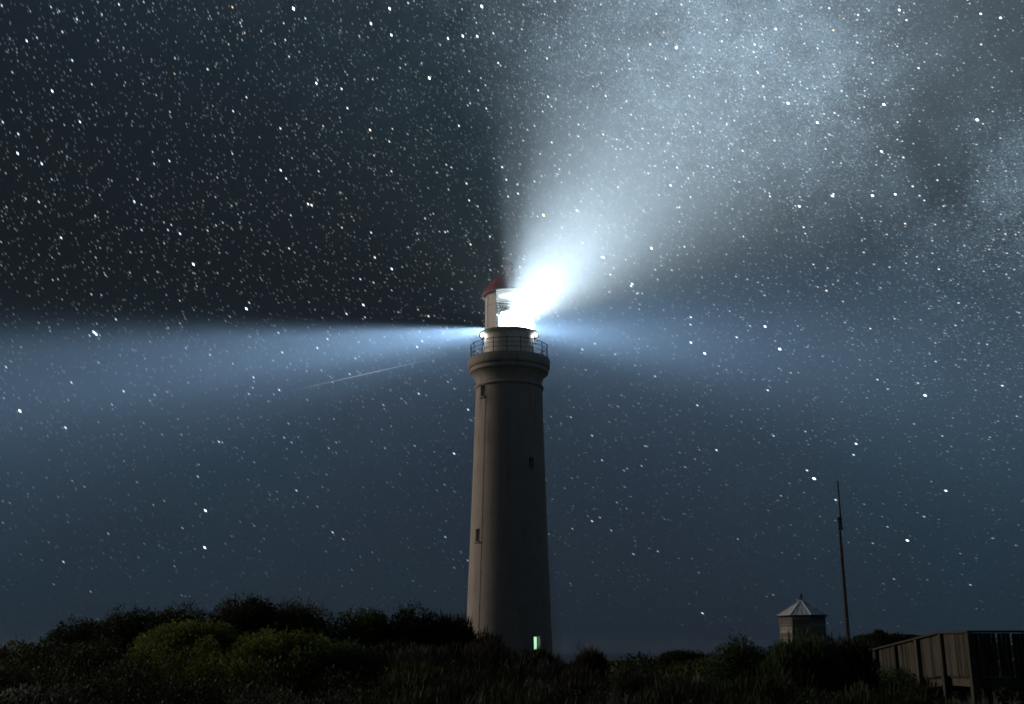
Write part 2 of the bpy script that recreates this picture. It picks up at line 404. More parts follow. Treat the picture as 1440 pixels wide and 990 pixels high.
    off = R(-90) + R(-2.5)
    for k in range(N):
        a = off + 2 * math.pi * k / N; a2 = off + 2 * math.pi * (k + 1) / N
        p = Vector((1.5 * math.cos(a), 1.5 * math.sin(a), 0)); q = Vector((1.5 * math.cos(a2), 1.5 * math.sin(a2), 0))
        bm = bmesh.new(); box(bm, (0, 0, (z0 + z1) / 2), (.05, .013, z1 - z0 - .004))
        part('glazing_bar', bm, M['white'], lan, False, p, (0, 0, a))
        mid = (p + q) / 2; L_ = (q - p).length - .03; ang = math.atan2((q - p).y, (q - p).x)
        bm = bmesh.new(); box(bm, (0, 0, (z0 + z1) / 2), (L_, .008, z1 - z0 - .006))
        blank = k in (9, 10)                              # two landward panels are blanked off in white
        part('blank_panel' if blank else 'glass_pane', bm, M['white'] if blank else M['glass'], lan, False, mid, (0, 0, ang))
        bm = bmesh.new(); box(bm, (0, 0, 22.35), (L_, .02, .022))
        part('cross_bar', bm, M['white'], lan, False, mid * 1.012, (0, 0, ang))
    for z in (21.3, 22.0):                                # hand-holds on the outside of the lantern
        for an in (-82, 95):
            dv = yaw(an); tv = Vector((-dv.y, dv.x, 0))
            bm = tube(bmesh.new(), [dv * 1.49 - tv * .12, dv * 1.62 - tv * .12, dv * 1.62 + tv * .12, dv * 1.49 + tv * .12], .016, 5)
            part('hand_hold', bm, M['white'], lan, False, (0, 0, z))
    part('ceiling', lathe(bmesh.new(), [(0, 23.20), (1.44, 23.20), (1.44, 23.235), (0, 23.235)], 48), M['white'], lan, True)
    dome = part('dome', lathe(bmesh.new(), [(1.30, 23.245), (1.66, 23.20), (1.70, 23.16), (1.72, 23.20), (1.69, 23.28), (1.58, 23.52), (1.40, 23.80), (1.15, 24.08), (.85, 24.30), (.55, 24.44), (.30, 24.52), (.24, 24.53)], 72), M['red'], root, True)
    part('dome_gutter', torus(bmesh.new(), 1.68, 23.155, .03), M['white'], dome, True)
    for k in range(12):
        a = off + 2 * math.pi * k / 12
        bm = tube(bmesh.new(), [(r * math.cos(a), r * math.sin(a), z + .004) for r, z in ((1.70, 23.28), (1.59, 23.52), (1.41, 23.80), (1.16, 24.08), (.86, 24.30), (.56, 24.44), (.3, 24.52))], .022, 5)
        part('dome_rib', bm, M['red'], dome, True)
    part('vent_ball', lathe(bmesh.new(), [(.30, 24.50), (.26, 24.56), (.20, 24.62), (.19, 24.80), (.23, 24.86), (.24, 24.90)] + [(.30 * math.cos(R(t)), 25.14 + .30 * math.sin(R(t))) for t in range(-45, 86, 13)] + [(.05, 25.445), (0, 25.45)], 32), M['red'], dome, True)
    part('spike', tube(bmesh.new(), [(0, 0, 25.42), (0, 0, 26.05)], [.028, .010], 6), M['iron'], dome)
    # optic: pedestal, upper and lower prism rings round a clear middle where the beam leaves
    ped = part('lens_pedestal', lathe(bmesh.new(), [(0, 19.0), (.42, 19.0), (.42, 20.2), (.34, 20.4), (.46, 20.62), (.46, 20.68), (0, 20.68)], 24), M['iron'], root, True)
    for i in range(5):
        r = .50 - .05 * i
        z = LAMP_Z + .26 + .13 * i
        part('prism_ring', lathe(bmesh.new(), [(r, z - .05), (r + .05, z), (r, z + .05), (r - .04, z), (r, z - .05)], 32), M['lens'], ped, True)
    for i in range(2):
        r = .50 - .04 * i; z = LAMP_Z - .22 - .11 * i
        part('prism_ring', lathe(bmesh.new(), [(r, z - .045), (r + .05, z), (r, z + .045), (r - .04, z), (r, z - .045)], 32), M['lens'], ped, True)
    for an in (-66, -30, 48, 72):                         # uprights stand in the unlit sectors
        a = R(an - 90)
        part('lens_upright', tube(bmesh.new(), [(.5 * math.cos(a), .5 * math.sin(a), 20.6), (.52 * math.cos(a), .52 * math.sin(a), LAMP_Z + .26), (.28 * math.cos(a), .28 * math.sin(a), LAMP_Z + .84)], .012, 5), M['iron'], ped)
    # the lamp: a flat fan of light shaped by the optic, as its turning panels sweep it over the night
    ld = bpy.data.lights.new('lamp', 'POINT'); lo = bpy.data.objects.new('lamp', ld); C.objects.link(lo)
    lo.parent = root; lo.location = (0, 0, LAMP_Z); ld.shadow_soft_size = 0.0
    ld.energy = LAMP_W; ld.color = (1, 1, 1); ld.use_nodes = True
    t = ld.node_tree; k = NB(t)
    for x in list(t.nodes): t.nodes.remove(x)
    inc = k.n('ShaderNodeNewGeometry').outputs['Incoming']
    sp = k.n('ShaderNodeSeparateXYZ'); t.links.new(inc, sp.inputs[0])
    az = k.m('ARCTAN2', sp.outputs[0], k.m('MULTIPLY', sp.outputs[1], -1.0))
    az = k.m('MULTIPLY_ADD', az, 1 / (2 * math.pi), .5)
    el = k.m('ARCSINE', sp.outputs[2])
    ramp = k.ramp(az, [((a + 180) / 360, (*c, w)) for a, c, w in FAN], 'EASE')
    # alpha carries the height of the fan in units of 10 degrees
    wv = k.m('MULTIPLY', ramp.outputs[1], R(10))
    q = k.m('DIVIDE', el, wv)
    q2 = k.m('DIVIDE', el, R(SPILL_W))
    prof_ = k.m('EXPONENT', k.m('MULTIPLY', k.m('MULTIPLY', q, q), -1.0))
    fan = k.n('ShaderNodeVectorMath', operation='SCALE'); t.links.new(ramp.outputs[0], fan.inputs[0]); t.links.new(prof_, fan.inputs['Scale'])
    # stray light of the optic, soft about the main beam
    side = k.m('MULTIPLY', k.m('SUBTRACT', k.vm('DOT_PRODUCT', inc, tuple(yaw(20)), out=1), .7), 1 / .3, clamp=True)
    stray = k.m('MULTIPLY', k.m('EXPONENT', k.m('MULTIPLY', k.m('MULTIPLY', q2, q2), -1.0)), k.m('MULTIPLY', side, SPILL))
    sv = k.n('ShaderNodeVectorMath', operation='SCALE'); sv.inputs[0].default_value = (.85, .95, 1.0); t.links.new(stray, sv.inputs['Scale'])
    sum_ = k.vm('ADD', k.vm('ADD', fan.outputs[0], sv.outputs[0]), (OMNI * .9, OMNI * .97, OMNI))
    em = k.n('ShaderNodeEmission'); t.links.new(sum_, em.inputs[0]); em.inputs[1].default_value = 1.0
    lo_ = k.n('ShaderNodeOutputLight'); t.links.new(em.outputs[0], lo_.inputs[0])
LAMP_W = 1.25e9
OMNI = 2e-7
SPILL, SPILL_W = .0008, 14.0
Wt, Bl = (.80, .92, 1.0), (.46, .69, 1.0)
def sc3(c, s): return tuple(x * s for x in c)
FAN = [  # azimuth from the camera side (+ right), colour times strength, height
    (-180, sc3(Bl, .11), .36), (-152, sc3(Bl, .17), .36), (-132, sc3(Bl, .38), .32), (-118, sc3(Bl, .70), .28), (-108, sc3(Bl, .52), .27), (-99, sc3(Bl, .54), .26), (-95.8, sc3(Bl, .58), .25), (-90.5, sc3(Bl, .01), .24),
    (-60, (0, 0, 0), .2), (-2, (0, 0, 0), .66), (1, sc3(Wt, .014), .66), (5, sc3(Wt, .058), .66), (11, sc3(Wt, .104), .66), (17, sc3(Wt, .098), .66), (24, sc3(Wt, .056), .62), (34, sc3(Wt, .019), .55), (52, sc3(Bl, .034), .5),
    (72, sc3(Bl, .080), .45), (92, sc3(Bl, .14), .5), (108, sc3(Bl, .23), .48), (126, sc3(Bl, .26), .40), (152, sc3(Bl, .17), .36), (180, sc3(Bl, .11), .36)]
lighthouse()

# ------------------------------------------------------------------ eight-sided weatherboard hut
def hut():
    g = float(ground(18.19, 70)) - .2
    root = empty('octagonal_hut', (18.19, 70, g)); tag(root, 'small octagonal weatherboard hut with pale metal roof behind the scrub', 'hut')
    rc = 1.48; top = 3.74 - g; rot0 = R(-90) + R(5)
    ap = rc * math.cos(math.pi / 8); side = 2 * rc * math.sin(math.pi / 8)
    bm = bmesh.new(); n = 8
    lo_ = [bm.verts.new(((rc - .06) * math.cos(rot0 + k * math.pi / 4), (rc - .06) * math.sin(rot0 + k * math.pi / 4), 0)) for k in range(8)]
    hi = [bm.verts.new((v.co.x, v.co.y, top)) for v in lo_]
    for k in range(8): bm.faces.new((lo_[k], lo_[(k + 1) % 8], hi[(k + 1) % 8], hi[k]))
    bm.faces.new(lo_); bm.faces.new(hi)
    wall = part('wall', bm, M['board'], root)
    h = .20; nb = int(top / h)
    bm = bmesh.new()                                      # one lapped board: lower edge proud
    vs_ = [(-side / 2 + .03, 0, 0), (side / 2 - .03, 0, 0), (side / 2 - .03, -.065, 0), (-side / 2 + .03, -.065, 0), (-side / 2 + .03, 0, h + .012), (side / 2 - .03, 0, h + .012), (side / 2 - .03, -.008, h + .012), (-side / 2 + .03, -.008, h + .012)]
    v = [bm.verts.new(p) for p in vs_]
    for f in ((0, 1, 2, 3), (4, 7, 6, 5), (3, 2, 6, 7), (0, 4, 5, 1), (1, 5, 6, 2), (0, 3, 7, 4)): bm.faces.new([v[i] for i in f])
    me = mesh_of('board', bm, M['board'])
    for k in range(8):
        a = rot0 + (k + .5) * math.pi / 4
        for i in range(nb):
            link('board', me, wall, ((ap - .05) * math.cos(a), (ap - .05) * math.sin(a), i * h + .03), (R(random.uniform(-.4, .4)), 0, a + math.pi / 2))
        bm = bmesh.new(); box(bm, (0, 0, top / 2), (.07, .07, top - .01))
        a = rot0 + k * math.pi / 4
        part('corner_board', bm, M['board'], wall, False, ((rc - .045) * math.cos(a), (rc - .045) * math.sin(a), 0), (0, 0, a))
    # roof sheets, hips, eave, cowl
    re, rz, az_ = 1.62, top + .03, top + .98
    bm = bmesh.new(); e = [bm.verts.new((re * math.cos(rot0 + k * math.pi / 4), re * math.sin(rot0 + k * math.pi / 4), rz - .05)) for k in range(8)]
    c0 = bm.verts.new((0, 0, rz + .02)); [bm.faces.new((e[k], c0, e[(k + 1) % 8])) for k in range(8)]
    e2 = [bm.verts.new((x.co.x, x.co.y, rz)) for x in e]; c1 = bm.verts.new((0, 0, az_ - .02))
    for k in range(8):
        bm.faces.new((e[k], e[(k + 1) % 8], e2[(k + 1) % 8], e2[k])); bm.faces.new((e2[k], e2[(k + 1) % 8], c1))
    roof = part('roof', bm, M['zinc'], root)
    for k in range(8):
        a0, a1 = rot0 + k * math.pi / 4, rot0 + (k + 1) * math.pi / 4
        A = Vector((re * math.cos(a0), re * math.sin(a0), rz)); B_ = Vector((re * math.cos(a1), re * math.sin(a1), rz)); T = Vector((0, 0, az_))
        bm = bmesh.new()                                  # a roof sheet with standing seams
        nn = (B_ - A).cross(T - A).normalized()
        q = [bm.verts.new(p + nn * .012) for p in (A.lerp(B_, .03), A.lerp(B_, .97), T)]; bm.faces.new(q)
        ret = bmesh.ops.extrude_face_region(bm, geom=list(bm.faces)); bmesh.ops.translate(bm, vec=-nn * .01, verts=[x for x in ret['geom'] if isinstance(x, bmesh.types.BMVert)])
        for s in (.25, .5, .75):
            foot = A.lerp(B_, s); tops = foot.lerp(T, .45 if s != .5 else .8)
            tube(bm, [foot + nn * .015, tops + nn * .015], .012, 4)
        part('roof_sheet', bm, M['zinc'], roof)
        part('hip_cap', tube(bmesh.new(), [A + Vector((0, 0, .02)), T + Vector((0, 0, .02))], .035, 6), M['zinc'], roof)
        part('gutter', tube(bmesh.new(), [A + Vector((0, 0, -.03)), B_ + Vector((0, 0, -.03))], .04, 6), M['iron'], roof)
    part('vent_cowl', lathe(bmesh.new(), [(0, az_ - .06), (.09, az_ - .06), (.09, az_ + .10), (.06, az_ + .14), (.06, az_ + .20), (.11, az_ + .23), (.10, az_ + .33), (.03, az_ + .38), (0, az_ + .38)], 12), M['iron'], roof)
hut()

# ------------------------------------------------------------------ flagpole
def flagpole():
    x, y = 17.98, 60.0; g = float(ground(x, y)) - .3
    root = empty('flagpole', (x, y, g)); tag(root, 'tall bare flagpole standing beside the octagonal hut', 'flagpole')
    zj = 8.4 - g; zt = 10.7 - g
    part('lower_mast', tube(bmesh.new(), [(0, 0, 0), (0, 0, zj * .5), (0, 0, zj + .35)], [.115, .10, .075], 12), M['pole'], root, True)
    part('upper_mast', tube(bmesh.new(), [(.10, 0, zj - .35), (.10, 0, zt)], [.058, .035], 10), M['pole'], root, True)
    bm = bmesh.new(); [box(bm, (.05, 0, zj + s), (.30, .17, .05), .01) for s in (-.28, .24)]
    part('mast_cap', bm, M['iron'], root)
    part('truck', lathe(bmesh.new(), [(0, -.03), (.06, -.02), (.06, .03), (0, .05)], 10), M['iron'], root, False, (.10, 0, zt))
    bm = bmesh.new(); box(bm, (0, -.13, 1.2), (.04, .06, .16)); part('cleat', bm, M['iron'], root)
    part('halyard', tube(bmesh.new(), [(-.02, -.13, 1.2), (.02, -.11, zj), (.06, -.05, zt)], .006, 4), M['pole'], root)
flagpole()

# ------------------------------------------------------------------ timber boardwalk: ramp coming down to the left-back, landing to the right
def boardwalk():
    ox, oy = 10.42, 25.5
    root = empty('boardwalk', (ox, oy, 0)); tag(root, 'raised timber boardwalk ramp with close paling sides at the right edge', 'boardwalk')
    W = 1.6
    def top(y): return 2.10 if y < 1.75 else 2.10 - (y - 1.75) * .078          # y along the ramp from the corner
    ys = [0, 1.65, 3.3, 4.95, 6.6, 8.25]
    HB = 1.0                                                                     # cap to bearer
    # posts: near side of ramp, far side, landing front
    def post(x, y, t, lab=None):
        gz = float(ground(ox + x, oy + y)) - .35
        bm = bmesh.new(); box(bm, (0, 0, (t + gz) / 2), (.15, .15, t - gz), .008)
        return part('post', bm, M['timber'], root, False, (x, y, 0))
    for y in ys: post(-.02, y, top(y) - .03)
    for y in ys[2:]: post(W + .05, y, top(y) - .03)
    for x in (1.75, 3.5, 5.25): post(x, -.02, 2.07)
    # deck: bearers, floor boards
    for x in (.11, W - .1):
        bm = bmesh.new()
        pts = [(x, -.0), (x, 1.75), (x, 8.4)]
        for (xa, ya), (xb, yb) in zip(pts, pts[1:]):
            za, zb = top(ya) - HB - .13, top(yb) - HB - .13
            L_ = math.hypot(yb - ya, zb - za)
            box(bm, (xa, (ya + yb) / 2, (za + zb) / 2), (.07, L_, .17), 0, Matrix.Rotation(math.atan2(zb - za, yb - ya), 4, 'X'))
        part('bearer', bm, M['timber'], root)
    bm = bmesh.new(); box(bm, (3.0, .11, 2.10 - HB - .13), (5.6, .07, .17)); part('bearer', bm, M['timber'], root)
    bm = bmesh.new(); box(bm, (0, 0, 0), (W - .05, .125, .035), .004); me = mesh_of('deck_board', bm, M['timber'])
    y = 1.82
    while y < 8.3:
        link('deck_board', me, root, (W / 2 + .03, y, top(y) - HB - .02), (-.078, 0, R(random.uniform(-.4, .4)))); y += .135
    bm = bmesh.new(); box(bm, (0, 0, 0), (.125, 1.65, .035), .004); me = mesh_of('deck_board', bm, M['timber'])
    x = .10
    while x < 5.8: link('deck_board', me, root, (x, .95, 2.10 - HB - .02), (0, 0, R(random.uniform(-.4, .4)))); x += .135
    # palings
    bm = bmesh.new(); box(bm, (0, 0, 0), (.022, .090, .96), .004); me = mesh_of('paling', bm, M['timber'])
    y = .14
    while y < 8.25:
        if min(abs(y - q) for q in ys) > .11:
            link('paling', me, root, (.0, y, top(y) - HB / 2 - .012 + random.uniform(-.008, .008)), (R(random.uniform(-.8, .8)), 0, R(random.uniform(-2, 2))))
            if y > 3.2: link('paling', me, root, (W + .02, y, top(y) - HB / 2 - .01), (R(random.uniform(-.8, .8)), 0, 0))
        y += .106
    x = .13; i = 0
    while x < 5.7:
        if i in (5, 8): x += .035
        if min(abs(x - q) for q in (1.75, 3.5, 5.25)) > .11:
            link('paling', me, root, (x, .02, 2.10 - HB / 2 - .012 + random.uniform(-.01, .004)), (0, R(random.uniform(-1, 1)), R(90 + random.uniform(-2, 2))))
        x += .099; i += 1
    # capping rails
    for x in (-.01, W + .04):
        bm = bmesh.new(); pts = [-.09, 1.75, 8.4] if x < 1 else [3.25, 8.4]
        for ya, yb in zip(pts, pts[1:]):
            za, zb = top(ya), top(yb); L_ = math.hypot(yb - ya, zb - za)
            box(bm, (x, (ya + yb) / 2, (za + zb) / 2), (.17, L_, .045), .006, Matrix.Rotation(math.atan2(zb - za, yb - ya), 4, 'X'))
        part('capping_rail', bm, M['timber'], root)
    bm = bmesh.new(); box(bm, (2.95, -.01, 2.103), (5.72, .17, .045), .006); part('capping_rail', bm, M['timber'], root)
    for x in (.035, W - .02):
        bm = bmesh.new()
        for ya, yb in (((.1, 1.75), (1.75, 8.3)) if x < 1 else ((3.3, 8.3),)):
            za, zb = top(ya) - .14, top(yb) - .14; L_ = math.hypot(yb - ya, zb - za)
            box(bm, (x, (ya + yb) / 2, (za + zb) / 2), (.04, L_, .09), 0, Matrix.Rotation(math.atan2(zb - za, yb - ya), 4, 'X'))
        part('inner_rail', bm, M['timber'], root)
boardwalk()

# ------------------------------------------------------------------ scrub
TINTS = {'bright': (.115, .155, .038), 'olive': (.070, .086, .024), 'dark': (.026, .037, .018), 'green': (.050, .085, .036), 'grey': (.055, .062, .055), 'brown': (.045, .042, .032), 'silver': (.20, .23, .19)}  # 'bright': light on the dune slope put into the leaf colour
def leaf_cloud(cx, cy_, cz, r, h, n, size, tint, style='leaf', seed=None):
    """leaves spread through the outer shell of a lumpy mound; returns verts, tints (4 verts per leaf)"""
    g = rng
    u = g.uniform(0, 2 * np.pi, n); c = g.uniform(-.15, 1, n) ** 1.0
    s = np.sqrt(np.clip(1 - c * c, 0, 1))
    ph = g.uniform(0, 6.28, 6)
    lump = 1 + .07 * np.sin(3 * u + ph[0] + 2 * c) + .07 * np.sin(5 * u + ph[1] - 4 * c) + .06 * np.sin(9 * u + ph[2] + 7 * c) + .05 * np.sin(11 * c + ph[3] + 2 * u)
    sh = np.where(g.random(n) < .8, g.uniform(.90, 1.02, n), g.uniform(.5, .92, n)) * lump
    stick = g.random(n) < .012; sh = np.where(stick, sh * g.uniform(1.03, 1.12, n), sh)
    p = np.stack([cx + r * sh * s * np.cos(u), cy_ + r * sh * s * np.sin(u), cz + h * sh * np.maximum(c, -.05)], -1)
    out = np.stack([s * np.cos(u), s * np.sin(u), c + .35], -1)
    if style == 'leaf':
        a = out * .8 + g.normal(0, .75, (n, 3)); ln = size * g.uniform(.6, 1.4, n); wd = ln * g.uniform(.35, .6, n)
    else:
        a = out * .35 + g.normal(0, .28, (n, 3)) + np.array([.12, 0, .95]); ln = size * g.uniform(.7, 2.0, n); wd = ln * g.uniform(.06, .13, n)
    a /= np.linalg.norm(a, axis=1, keepdims=True)
    t = np.cross(a, g.normal(0, 1, (n, 3))); t /= np.linalg.norm(t, axis=1, keepdims=True) + 1e-9
    mid = p + a * ln[:, None] * .5 + np.cross(a, t) * ln[:, None] * .06
    V = np.stack([p, mid + t * wd[:, None] * .5, p + a * ln[:, None], mid - t * wd[:, None] * .5], 1)
    base = np.array(tint); col = base * g.uniform(.55, 1.5, (n, 1)) * (1 + g.normal(0, .12, (n, 3)))
    return V.reshape(-1, 3), np.repeat(np.clip(col, .004, .5), 4, 0)
def cloud_mesh(name, chunks):
    V = np.concatenate([c[0] for c in chunks]); T = np.concatenate([c[1] for c in chunks])
    return np_mesh(name, V, np.arange(len(V)), 4, M['leaf'], T)
def shrub(name, label, cat, x, y, r, h, tint='dark', style='leaf', n=None, size=.07, group=None, lumps=9, sink=.08, ztop=None):
    gz = float(ground(x, y)) - sink
    if ztop is not None: h = (ztop - gz) / .97
    root = empty(name, (x, y, gz)); tag(root, label, cat, group)
    n = n or int(7000 * r * (r + h)); ch = []
    for i in range(lumps):
        a = random.uniform(0, 6.28); q = r * random.uniform(.15, .62) * (i > 0)
        k = random.uniform(.34, .56) if i else .85
        ch.append(leaf_cloud(q * math.cos(a), q * math.sin(a), h * (.05 if i == 0 else random.uniform(.28, .50)), r * k, h * (.85 if i == 0 else random.uniform(.34, .48)), n // lumps if i else n // 3, size, TINTS[tint], style))
    link('foliage', cloud_mesh('foliage', ch), root)
    for i in range(4):
        a = 6.28 * i / 4 + random.uniform(-.5, .5); q = r * .55
        bm = tube(bmesh.new(), [(.04 * math.cos(a), .04 * math.sin(a), -.1), (q * .4 * math.cos(a), q * .4 * math.sin(a), h * .35), (q * math.cos(a + .2), q * math.sin(a + .2), h * .75)], [.035, .024, .010], 5)
        part('stem', bm, M['bark'], root)
    return root
G = 'coastal shrubs on the dune'
# the shrubs one can pick out, left to right
for a in [   # label, x, y, radius, height of the top, tint, habit
    ('low dark rounded shrub at the far left edge under the skyline', -10.95, 24.0, .66, 1.74, 'dark', 'leaf'),
    ('small round dark shrub alone in the dip just right of the left edge', -10.12, 24.0, .38, 1.80, 'dark', 'leaf'),
    ('steep dark shrub ending the dune thicket on its left', -9.15, 23.6, .86, 2.36, 'dark', 'leaf'),
    ('dark leafy shrub on the left shoulder of the dune', -8.0, 23.2, .95, 2.56, 'dark', 'leaf'),
    ('broad dark shrub on the dune crest left of its highest point', -6.75, 23.0, 1.0, 2.64, 'dark', 'leaf'),
    ('tallest shrub at the highest point of the dune crest', -5.5, 23.0, .90, 2.78, 'dark', 'leaf'),
    ('olive flat topped shrub right of the crest high point', -4.25, 23.0, 1.0, 2.66, 'olive', 'leaf'),
    ('olive shrub sloping down into the notch of the dune skyline', -3.05, 23.0, .74, 2.54, 'olive', 'leaf'),
    ('dark hump shaped shrub just right of the skyline notch', -2.05, 23.0, .68, 2.64, 'dark', 'leaf'),
    ('dark twiggy shrub falling away towards the lighthouse foot', -1.35, 23.4, .60, 2.32, 'dark', 'sprig'),
    ('feathery shrub right in front of the lighthouse lower left edge', -.65, 24.0, .55, 2.02, 'brown', 'sprig'),
    ('low feathery shrub below the lit lighthouse window', .55, 25.0, .70, 1.64, 'dark', 'sprig'),
    ('spiky upright shrub just right of the lighthouse foot', 1.62, 24.0, .42, 1.68, 'brown', 'sprig'),
    ('bright olive green leafy shrub in the middle of the dune slope', -3.9, 19.0, 1.0, 2.02, 'bright', 'leaf'),  # light on the slope painted into its leaves
    ('fresh green shrub on the slope left of the lighthouse', -2.8, 18.6, .75, 1.84, 'green', 'leaf'),
    ('yellowish green shrub on the left half of the dune slope', -5.7, 20.2, .95, 2.26, 'bright', 'leaf'),  # leaf colour carries painted light here too
    ('dense green shrub at the left end of the right thicket', 4.1, 20.2, .66, 1.95, 'green', 'leaf'),
    ('wide dark green shrub in front of the octagonal hut', 5.05, 19.6, .90, 1.90, 'green', 'sprig'),
    ('dark green shrub below the foot of the flagpole', 5.8, 19.8, .62, 1.84, 'dark', 'sprig'),
    ('leafy shrub overlapping the low end of the boardwalk', 8.0, 24.4, .80, 1.36, 'green', 'leaf'),
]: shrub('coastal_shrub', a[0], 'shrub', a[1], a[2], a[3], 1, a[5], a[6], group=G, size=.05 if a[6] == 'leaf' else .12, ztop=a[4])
shrub('distant_thicket', 'distant dark rounded thicket between lighthouse and right scrub', 'shrub', 12.4, 80.0, 2.1, 1, 'dark', 'leaf', n=9000, size=.16, ztop=1.62)
shrub('distant_thicket', 'distant low thicket on the sea skyline right of the lighthouse', 'shrub', 8.9, 88.0, 2.4, 1, 'dark', 'leaf', n=9000, size=.16, ztop=.85)
shrub('distant_thicket', 'distant dark rise of scrub behind the boardwalk', 'shrub', 30.5, 90.0, 3.0, 1, 'dark', 'leaf', n=9000, size=.18, ztop=2.9)
shrub('saltbush', 'silvery grey saltbush in the bottom left corner', 'shrub', -6.05, 14.0, .55, .62, 'silver', 'leaf', n=2600, size=.05)
shrub('saltbush', 'small pale saltbush at the bottom edge right of the corner one', 'shrub', -4.85, 13.5, .30, .42, 'silver', 'leaf', n=1000, size=.05)
shrub('saltbush', 'pale dry tussock in the gap between dune and right thicket', 'shrub', 3.25, 20.5, .36, .62, 'silver', 'sprig', n=1500, size=.14)
shrub('tea_tree', 'small windblown tree on the far rise right of the flagpole', 'tree', 28.9, 88.0, .75, 1.0, 'dark', 'leaf', n=2500, size=.16, ztop=3.25)
def boulder(label, x, y, r, h):
    bm = bmesh.new(); bmesh.ops.create_icosphere(bm, subdivisions=3, radius=1)
    for v in bm.verts:
        k = 1 + .18 * math.sin(5 * v.co.x + x) * math.sin(4 * v.co.y + y) + random.uniform(-.05, .05)
        v.co = Vector((v.co.x * r * k, v.co.y * r * .7 * k, max(v.co.z, -.3) * h * k))
    o = part('limestone_rock', bm, M['rock'], None, True, (x, y, float(ground(x, y)) + h * .2)); tag(o, label, 'rock')
boulder('flat pale limestone slab showing in the gap right of the lighthouse', 4.3, 38.0, .55, .5)
# the rest of the thicket, which reads as one mass
def scrub_mass():
    ch = []; pts = []
    for i in range(2600):
        y = rng.uniform(6.5, 30); x = rng.uniform(-.52 * y - 1.5, .52 * y + 1.5)
        if 8.0 < x < 13.5 and y > 23: continue
        if 9.4 < x and 21 < y: continue
        if x < -9.6 and 20 < y < 27: continue
        if x > 6.6 and y > 12 and (x > 12.5 or y > 22.5): continue
        r = rng.uniform(.32, .75)
        if all((x - a) ** 2 + (y - c) ** 2 > (.62 * (r + q)) ** 2 for a, c, q in pts): pts.append((x, y, r))
    for x, y, r in pts:
        gz = float(ground(x, y)); crest = y > 20.5
        h = (rng.uniform(.5, .8) if not crest else rng.uniform(.35, .6))
        if y < 12: h *= .85
        if x > 6.6: h *= .36
        if y > 25 : h *= .8
        sprig = x > -1.8 and rng.random() < .75
        w = rng.random()
        if math.hypot((x + 3.9) / 2.4, (y - 18.7) / 1.6) < 1 or math.hypot((x + 5.7) / 1.2, (y - 20.2) / 1.2) < 1: tint = 'bright' if w < .6 else 'olive'  # lit patches of the slope, painted as paler leaf tints
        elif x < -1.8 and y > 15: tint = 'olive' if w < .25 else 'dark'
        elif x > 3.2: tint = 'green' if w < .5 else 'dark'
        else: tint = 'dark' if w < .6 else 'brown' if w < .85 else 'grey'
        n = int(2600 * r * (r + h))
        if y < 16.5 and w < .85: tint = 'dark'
        for k in range(3):
            a = rng.uniform(0, 6.28); q = r * .45 * (k > 0)
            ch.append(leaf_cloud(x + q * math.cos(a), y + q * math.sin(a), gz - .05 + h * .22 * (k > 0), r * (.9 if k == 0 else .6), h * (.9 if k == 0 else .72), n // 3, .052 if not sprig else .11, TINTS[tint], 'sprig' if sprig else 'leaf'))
    # the same scrub further off, in larger leaf clumps
    for i in range(520):
        y = rng.uniform(31, 112); x = rng.uniform(-.55 * y - 4, .55 * y + 4)
        if math.hypot(x - LX, y - LY) < 4.5 or math.hypot(x - 18.2, y - 70) < 2.6 or (8.5 < x < 13.5 and y < 37): continue
        r = rng.uniform(.8, 1.8); h = rng.uniform(.5, 1.05)
        if 5 < x < 13 and y > 60: h *= .7
        ch.append(leaf_cloud(x, y, float(ground(x, y)) - .1, r, h, 420, .17, TINTS['dark' if rng.random() < .7 else 'olive'], 'leaf'))
    o = link('coastal_scrub', cloud_mesh('coastal_scrub', ch)); tag(o, 'low dark coastal scrub covering the dune as one mass', 'scrub', None, 'stuff')
    return len(pts)
scrub_mass()
def dry_grass():
    n = 9000
    x = rng.uniform(5.8, 10.2, n); y = rng.uniform(19.6, 23.6, n)
    keep = (rng.random(n) < np.exp(-((x - 7.7) / 1.2) ** 2 - ((y - 21.6) / 1.0) ** 2) * 1.5)
    x, y = x[keep], y[keep]; n = len(x); z = ground(x, y) - .02
    p = np.stack([x, y, z], -1); a = rng.normal(0, .35, (n, 3)) + np.array([.2, 0, 1]); a /= np.linalg.norm(a, axis=1, keepdims=True)
    ln = rng.uniform(.10, .32, n); t = np.cross(a, rng.normal(0, 1, (n, 3))); t /= np.linalg.norm(t, axis=1, keepdims=True)
    V = np.stack([p, p + a * ln[:, None] * .5 + t * .008, p + a * ln[:, None], p + a * ln[:, None] * .5 - t * .008], 1).reshape(-1, 3)
    col = np.repeat(np.array([.26, .23, .15]) * rng.uniform(.6, 1.3, (n, 1)), 4, 0)
    o = link('dry_grass', np_mesh('dry_grass', V, np.arange(len(V)), 4, M['leaf'], col)); tag(o, 'pale dry grass on the low bank in front of the boardwalk', 'grass', None, 'stuff')
dry_grass()

